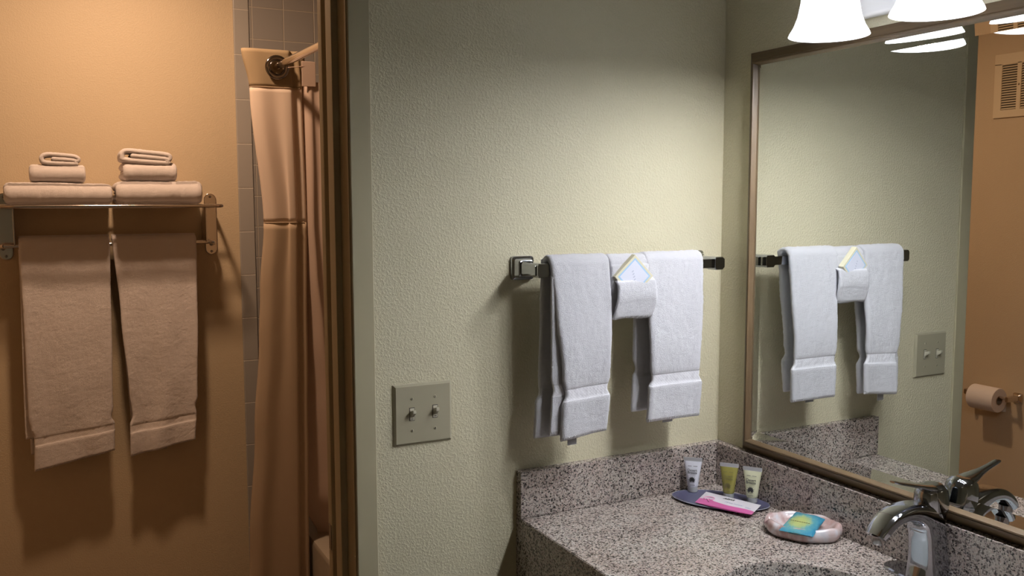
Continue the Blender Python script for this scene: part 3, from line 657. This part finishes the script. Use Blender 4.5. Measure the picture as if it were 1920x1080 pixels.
bmesh.ops.remove_doubles(bm, verts=bm.verts, dist=.0009); mk('wrapper', bm, m_wrap, so, sharp=70)
Mw = basis(wr(.42, .45, 1)+Vector((0, 0, .0008)), q4[1]-q4[0], (q4[0]-q4[3])*-1)
bm = bmesh.new()
for k in range(9): box(bm, (-.019+.0042*k, -.0006, 0), (-.016+.0042*k, .0006, .0004))
bm.transform(Mw); mk('printed_line', bm, m_txt2, so, smooth=False)
# ------------------------------------------------------------------ bathroom: ceiling lamp
cl = thing('ceiling_light', (-1.10, 1.06, CE), 'round warm ceiling lamp in the bathroom', 'lamp')
mk('base', lathe(bmesh.new(), [(0, CE-.0005), (.085, CE-.0005), (.085, CE-.010), (.07, CE-.022), (.062, CE-.022), (.058, CE-.012), (0, CE-.012)], (-1.10, 1.06, 0)), m_nickel, cl)
mk('lens', lathe(bmesh.new(), [(0, CE-.0125), (.056, CE-.0125), (.054, CE-.020), (.035, CE-.027), (0, CE-.029)], (-1.10, 1.06, 0)), m_porc, cl)
# towel shelf with lower bar
rk = thing('towel_shelf', (-1.12, L, .55), 'polished metal hotel towel shelf with lower bar on the bathroom wall', 'towel rack')
SZ = .6145
for x, s in ((-.812, 1), (-1.432, -1)):
    bm = bmesh.new(); out = []
    w = .020
    for k in range(17): out.append((x+w*math.cos(PI*k/16), .636+w*math.sin(PI*k/16)))
    for k in range(17): out.append((x-w*math.cos(PI*k/16), .467-w*math.sin(PI*k/16)))
    loft(bm, [[Vector((x+(a-x)*q, y, .55+(b-.55)*(1-(1-q)*.25))) for a, b in out] for q, y in ((1, L), (1, L-.004), (.9, L-.0055))]); mk('wall_plate', bm, m_nickel, rk)
    bm = bmesh.new(); box(bm, (x-.027*s-.002, L-.088, .497), (x-.027*s+.002, L-.003, SZ), .001, 1); box(bm, (x-.028*s, L-.007, .50), (x-.015*s, L-.003, SZ)); mk('bracket', bm, m_nickel, rk)
    for z in (.645, .458):
        bm = lathe(bmesh.new(), [(0, L-.009), (.0025, L-.009), (.0042, L-.0075), (.0044, L-.0055), (0, L-.0055)], (x, 0, z), axis=1, seg=16); mk('screw', bm, m_dchrome, rk)
    bm = bmesh.new(); tube(bm, [(x, L-.004, SZ), (x, L-.02, SZ)], .010); mk('shelf_collar', bm, m_nickel, rk)
mk('shelf_frame', tube(bmesh.new(), smooth_path([(-.812, L-.004, SZ), (-.806, L-.06, SZ), (-.803, L-.16, SZ), (-.806, L-.19, SZ), (-.825, L-.2, SZ), (-.90, L-.203, SZ), (-1.12, L-.205, SZ), (-1.34, L-.203, SZ), (-1.418, L-.2, SZ), (-1.440, L-.19, SZ), (-1.443, L-.16, SZ), (-1.44, L-.06, SZ), (-1.432, L-.004, SZ)], 8), .0058, 14), m_nickel, rk)
for dy in (.05, .10, .15):
    mk('shelf_rod', tube(bmesh.new(), [(-1.441, L-dy, SZ), (-.805, L-dy, SZ)], .0045, 12), m_nickel, rk)
HB = .4925; HY = L-.07
mk('hanging_bar', tube(bmesh.new(), smooth_path([(-1.440, L-.01, HB-.01), (-1.444, L-.045, HB-.004), (-1.435, HY, HB), (-1.40, HY, HB), (-1.1, HY, HB), (-.86, HY, HB), (-.822, HY, HB), (-.81, L-.045, HB-.004), (-.812, L-.01, HB-.01)], 8), .0062, 14), m_nickel, rk)
# towels hanging from the lower bar
towel('bath_towel', 'white bath towel hanging from the shelf bar farthest from the shower', -.199, -.17,
      [(0, -1.384), (.10, -1.380), (.125, -1.388), (.16, -1.393), (.45, -1.392), (.72, -1.395)], [(0, -1.150), (.10, -1.147), (.125, -1.156), (.16, -1.150), (.45, -1.143), (.72, -1.138)],
      [(0, -1.392), (.72, -1.395)], [(0, -1.16), (.72, -1.138)], 11, [], parent_group='bath towels hanging under the shelf', half=.0075, cy=HY, cz=HB, r=.0075, mat=m_terry2, tilt=.17, fold_amp=.0045,
      layer2=([(0, -1.404), (.6, -1.396)], [(0, -1.30), (.6, -1.30)], .085))
towel('bath_towel', 'white bath towel hanging from the shelf bar beside the shower curtain', -.190, -.17,
      [(0, -1.104), (.10, -1.102), (.125, -1.093), (.20, -1.100), (.45, -1.115), (.72, -1.131)], [(0, -.899), (.10, -.893), (.125, -.896), (.16, -.888), (.45, -.878), (.72, -.873)],
      [(0, -1.095), (.45, -1.11), (.72, -1.131)], [(0, -.905), (.72, -.873)], 12, [(-1.0, -.185, HY-.008, .022, .012)], parent_group='bath towels hanging under the shelf', half=.0075, cy=HY, cz=HB, r=.0075, mat=m_terry2, tilt=.16, fold_amp=.0055)
# folded stacks on the shelf
def folded(name, label, cat, x0, x1, y0, y1, z0, h, seed, rot=0., inset=.0, mat=m_terry2, layers=2):
    """folded in y, the rounded fold facing the room; side ends show the layers"""
    t = thing(name, ((x0+x1)/2, (y0+y1)/2, z0), label, cat, 'folded towels stacked on the shelf'); bm = bmesh.new()
    q = h/2; hl = h/(2*(layers+.0)); R = h/2-hl
    # outer leaf: bottom rear -> bottom front -> round the front -> top rear
    pts = [(y1, z0+hl)]+[(y0+q+R*0-0*k, z0+hl) for k in (0,)]
    pts += [(y0+q-(R+.0)*math.sin(PI*k/8)*1.0-.0, z0+h/2-R*math.cos(PI*k/8)) for k in range(1, 8)] if R > .004 else [(y0+hl*1.2, z0+h/2)]
    pts += [(y0+q, z0+h-hl), (y1-.01, z0+h-hl)]
    sp = [(a.x, a.y) for a in smooth_path([(*a, 0) for a in pts], 6)]
    slab(bm, sp, hl*.98, x0, x1, yz, amp=.0016, step=.0045, seed=seed, uvoff=.2, fold=lambda w, s, l_: noise.noise(Vector((w*12, s*10, seed)))*.004)
    if R > hl*.9:
        slab(bm, [(y1-.005, z0+h/2), (y0+q+.0, z0+h/2)], max(.002, R-hl)*.9+.0015, x0+.004, x1-.003, yz, amp=.0014, step=.0045, seed=seed+3, uvoff=.2)
    if rot:
        c = Vector(((x0+x1)/2, (y0+y1)/2, z0)); bmesh.ops.rotate(bm, verts=bm.verts, cent=c, matrix=Matrix.Rotation(rot, 3, 'Z'))
    mk('cloth', bm, mat, t, sharp=80); return t
def rolled(name, label, x0, x1, y0, y1, z0, h, seed, tilt=0.):
    """washcloth folded so that the layered spiral end faces the room"""
    t = thing(name, ((x0+x1)/2, (y0+y1)/2, z0), label, 'washcloth', 'folded towels stacked on the shelf'); bm = bmesh.new(); hl = h/6.4
    pts = [(x0+.03, z0+h*.5), (x1-.02, z0+h*.44), (x1-h*.42, z0+h*.28), (x1-.016, z0+hl), (x0+.02, z0+hl), (x0+hl, z0+h*.35), (x0+hl*1.2, z0+h*.68), (x0+.022, z0+h-hl), (x0+.06, z0+h-hl*1.1), (x1-.018, z0+h-hl*1.5), (x1-hl*1.0, z0+h*.55), (x1-.012, z0+h*.30)]
    sp = [(a.x, a.y) for a in smooth_path([(*a, 0) for a in pts], 8)]
    slab(bm, sp, hl*1.15, y0, y1, lambda a, b, w: (a, w, b), amp=.0012, step=.003, seed=seed, uvoff=.2)
    if tilt:
        bmesh.ops.rotate(bm, verts=bm.verts, cent=Vector((x0, (y0+y1)/2, z0+h/2)), matrix=Matrix.Rotation(tilt, 3, 'Y'))
    mk('cloth', bm, m_terry2, t, sharp=80); return t
ZS = SZ+.0063; YF = L-.205
folded('folded_towel', 'large folded white towel lying lowest on the end of the shelf farthest from the shower', 'towel', -1.424, -1.130, YF, L-.01, ZS, .064, 21)
folded('folded_towel', 'large folded white towel lying lowest on the shelf end beside the shower curtain', 'towel', -1.120, -.864, YF-.004, L-.01, ZS, .071, 22)
folded('folded_hand_towel', 'middle-sized folded white towel, middle of the shelf stack farthest from the shower', 'towel', -1.355, -1.202, YF+.012, L-.05, ZS+.0645, .055, 23, .0)
folded('folded_hand_towel', 'middle-sized folded white towel, middle of the shelf stack beside the shower', 'towel', -1.098, -.939, YF+.008, L-.045, ZS+.0715, .058, 24, .03)
rolled('folded_washcloth', 'small folded white washcloth on top of the stack farthest from the shower', -1.324, -1.214, YF+.02, L-.09, ZS+.120, .036, 25, .03)
rolled('folded_washcloth', 'small folded white washcloth sloping on top of the stack beside the shower', -1.103, -.951, YF+.015, L-.08, ZS+.1315, .042, 26, .06)
# ------------------------------------------------------------------ shower
RZ = 1.040; rodx = lambda y: -.664+(1.3-y)*.038 if y < 1.3 else -.664+(y-1.3)*.045
rd = thing('shower_rod', (rodx(.9), .9, RZ), 'polished metal shower rod running through the curtain top', 'shower rod')
mk('rod', tube(bmesh.new(), [(rodx(y), y, RZ) for y in (T+.001, .5, 1.0, 1.3, 1.5, L-.009)], .0112, 24), m_nickel, rd)
for y, s in ((T, 1), (L-.008, -1)):
    mk('flange', lathe(bmesh.new(), [(.0115, y), (.025, y), (.025, y+.006*s), (.016, y+.012*s), (.0118, y+.016*s)], (rodx(y), 0, RZ), axis=1, cap=False), m_nickel, rd)
# curtain: gathered folds hung on the rod near the tiled wall
XL = [(-.80, -.803), (-.45, -.782), (-.1, -.757), (.2, -.735), (.35, -.727), (.56, -.7105), (.975, -.7420), (1.10, -.764)]
XR = [(-.80, -.598), (-.45, -.596), (-.1, -.590), (.2, -.585), (.56, -.5795), (.98, -.584), (1.10, -.590)]
def curtain_plan(z):
    l, r = interp(XL, z), interp(XR, z); 
    k = max(0, min(1, (1.05-z)/.25)); w2 = interp([(-.8, -.602), (-.45, -.60), (-.25, -.575), (0, -.54), (.56, -.528), (1.0, -.548), (1.1, -.556)], z)
    b = .004*k
    pts = [(l+.012, 1.345), (l+.002, 1.328), (l, 1.316), (l+.005, 1.305), (l+.03, 1.298-b), (l+.07, 1.298+b*.3), (r-.055, 1.296-b), (r-.036, 1.297-b), (r-.030, 1.306), (r-.022, 1.307), (r-.006, 1.303), (r, 1.311), (r-.006, 1.328), (r-.05, 1.345),
           (l+.05, 1.362), (l+.035, 1.374), (l+.05, 1.386), (w2-.05, 1.368), (w2-.01, 1.372), (w2, 1.385), (w2-.015, 1.40), (l+.07, 1.43), (l+.06, 1.445), (w2-.03, 1.45), (w2-.02, 1.465), (l+.07, 1.50)]
    return smooth_path([(*p, 0) for p in pts], 6)
sc_ = thing('shower_curtain', (-.66, 1.36, FL), 'tan hotel shower curtain with sheer upper window gathered on the rod', 'shower curtain')
def sheet(name, zs, mat, plan, parent, th=.0011, label=None, trans=None):
    bm = bmesh.new(); R = []
    for z in zs:
        R.append([Vector((p.x, p.y, (z if not callable(trans) else trans(z, p, i)))) for i, p in enumerate(plan(z))])
    loft(bm, R, closed=False); o = mk(name, bm, mat, parent, sharp=80, label=label)
    md = o.modifiers.new('thickness', 'SOLIDIFY'); md.thickness = th; md.offset = 0; return o
def top_sag(z, p, i): return z
zr = lambda a, b, n: [a+(b-a)*k/n for k in range(n+1)]
sheet('header_band', zr(1.092, .978, 10), m_head, curtain_plan, sc_, .0022)
sheet('sheer_window', zr(.978, .562, 26), m_sheer, curtain_plan, sc_, .0009)
sheet('lower_panel', zr(.562, -.80, 60), m_skirt, curtain_plan, sc_, .0018)
def hemplan(z):
    return curtain_plan(z)
for z in (.978, .562):
    bm = bmesh.new(); tube(bm, [Vector((p.x, p.y-.001, z)) for p in curtain_plan(z)[:60]], .0016, 6); mk('seam', bm, m_skirt, sc_)
def ringmesh(yc):
    bm = bmesh.new(); c = Vector((rodx(yc), yc, RZ-.002)); rg = []
    for k in range(49):
        a = 2*PI*k/48; d = Vector((math.cos(a), 0, math.sin(a)))
        rg.append([c+d*(.0285+.0085*math.cos(q))+Vector((0, .0052*math.sin(q), 0)) for q in [2*PI*j/12 for j in range(12)]])
    loft(bm, rg, cap=False); return bm
mk('curtain_ring', ringmesh(1.288), m_dchrome, sc_)
for yc in (1.350, 1.405, 1.455): mk('curtain_ring', ringmesh(yc), m_dchrome, sc_)
# liner inside the tub
LL = [(-.62, -.49), (-.58, -.507), (-.50, -.545), (-.38, -.593), (-.07, -.592), (1.06, -.60)]
LR = [(-.62, -.36), (-.3, -.41), (0, -.445), (.2, -.485), (.416, -.514), (.555, -.523), (.76, -.517), (1.06, -.519)]
def liner_plan(z):
    l, r = interp(LL, z), interp(LR, z); pts = []
    for k in range(9):
        u = k/8; pts.append((l+(r-l)*u, 1.50-.042*min(1, u*2.2)+.006*math.sin(u*10+z*1.3)*(.4+.6*min(1, (1.06-z)/.8))+max(0, -.35-z)*.35, 0))
    return smooth_path(pts, 6)
def liner_plan2(z): return [p+Vector((0, -.165, 0)) for p in liner_plan(z)]
ln = thing('shower_liner', (-.5, 1.34, FL+.3), 'thin pinkish inner liner sweeping into the tub beside the curtain', 'shower liner')
sheet('liner_sheet', zr(1.0, -.60, 60), m_liner, liner_plan2, ln, .0010)
bm = bmesh.new(); box(bm, (-.588, 1.288, .985), (-.5445, 1.2905, 1.062), .001, 1); mk('hanging_tab', bm, m_liner, ln)
bm = bmesh.new(); tube(bm, [(-.632, 1.283, 1.0385), (-.580, 1.289, 1.0465)], .0014, 8); mk('tab_cord', bm, m_liner, ln)
# tub
tb_ = thing('bathtub', (-.24, .9, FL), 'white bathtub behind the shower curtain', 'bathtub')
bm = bmesh.new(); x0, x1, y0, y1 = -.585, .171, T+.002, L-.0085
def trr(ins, z, r=.2, n=64):
    cx, cy, hx, hy = (x0+x1)/2, (y0+y1)/2, (x1-x0)/2-ins, (y1-y0)/2-ins; out = []
    for k in range(n):
        a = 2*PI*k/n+.0001; c, s = math.cos(a), math.sin(a); out.append(Vector((cx+hx*math.copysign(abs(c)**r, c), cy+hy*math.copysign(abs(s)**r, s), z)))
    return out
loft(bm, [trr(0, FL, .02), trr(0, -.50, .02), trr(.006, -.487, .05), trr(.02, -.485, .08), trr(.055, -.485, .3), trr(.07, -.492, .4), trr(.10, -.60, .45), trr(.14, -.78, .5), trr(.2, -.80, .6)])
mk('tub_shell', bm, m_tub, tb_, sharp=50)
# ------------------------------------------------------------------ left bathroom wall
XW = -2.30
tph = thing('paper_holder', (XW, .89, -.20), 'chrome toilet paper holder on the orange bathroom wall', 'paper holder')
for y in (.795, .985):
    bm = bmesh.new(); loft(bm, [rrect((x, y, -.2), (0, 1, 0), (0, 0, 1), a, b, .35) for x, a, b in ((XW, .021, .021), (XW+.006, .021, .021), (XW+.012, .016, .016), (XW+.016, .011, .011), (XW+.060, .010, .011), (XW+.075, .008, .012), (XW+.079, .006, .010))]); mk('post', bm, m_nickel, tph)
mk('spindle', tube(bmesh.new(), [(XW+.064, .79, -.2), (XW+.064, .99, -.2)], .007, 16), m_nickel, tph)
tr2 = thing('toilet_roll', (XW+.064, .905, -.21), 'roll of white toilet paper on the chrome holder', 'toilet roll')
bm = bmesh.new(); pf = [(.020, .835), (.050, .835), (.052, .838), (.052, .952), (.050, .955), (.020, .955), (.020, .835)]
lathe(bm, pf, (XW+.066, 0, -.213), axis=1, seg=48, cap=False); mk('roll', bm, m_paper, tr2)
bm = bmesh.new(); lathe(bm, [(.0165, .834), (.0198, .834), (.0198, .956), (.0165, .956), (.0165, .834)], (XW+.066, 0, -.213), axis=1, seg=32, cap=False); mk('core', bm, plain('cardboard', (.30, .22, .15), .9), tr2)
bm = bmesh.new(); loft(bm, [[Vector((x, y, z)), Vector((x+.0006, y, z)), Vector((x+.0006, y2, z)), Vector((x, y2, z))] for x, z, y, y2 in [(XW+.0133, -.205, .838, .952), (XW+.0128, -.23, .838, .952), (XW+.013, -.268, .838, .952), (XW+.0133, -.275, .90, .90+.02)]]); mk('loose_sheet', bm, m_paper, tr2)
vy0, vy1, vz0, vz1 = .967, .747, .9715, 1.235
vt = thing('air_vent', (XW, (vy0+vy1)/2, vz0), 'cream louvred air vent high on the orange bathroom wall', 'air vent')
bm = bmesh.new()
for a, b in (((vy1, vz0), (vy0, vz0+.032)), ((vy1, vz1-.045), (vy0, vz1)), ((vy0-.034, vz0+.03), (vy0, vz1-.04)), ((vy1, vz0+.03), (vy1+.034, vz1-.04)), (((vy0+vy1)/2-.0095, vz0+.03), ((vy0+vy1)/2+.0095, vz1-.04))):
    box(bm, (XW, a[0], a[1]), (XW+.008, b[0], b[1]), .0012, 1)
mk('frame', bm, m_vent, vt)
mk('backing', box(bmesh.new(), (XW, vy1+.03, vz0+.028), (XW+.0015, vy0-.03, vz1-.04)), m_slot, vt, smooth=False)
nl = 19
for a, b in ((vy1+.034, (vy0+vy1)/2-.0095), ((vy0+vy1)/2+.0095, vy0-.034)):
    bm = bmesh.new()
    for k in range(nl):
        z = vz0+.036+(vz1-.045-vz0-.036)*k/(nl-1); poly(bm, [(XW+.002, a, z+.003), (XW+.007, a, z-.002), (XW+.007, b, z-.002), (XW+.002, b, z+.003)], (0, 0, .001))
    mk('louvres', bm, m_vent, vt, smooth=False)
mk('screw', lathe(bmesh.new(), [(0, XW+.010), (.003, XW+.010), (.0045, XW+.008), (0, XW+.008)], (0, (vy0+vy1)/2, (vz0+vz1)/2), axis=0, seg=14), m_dchrome, vt)
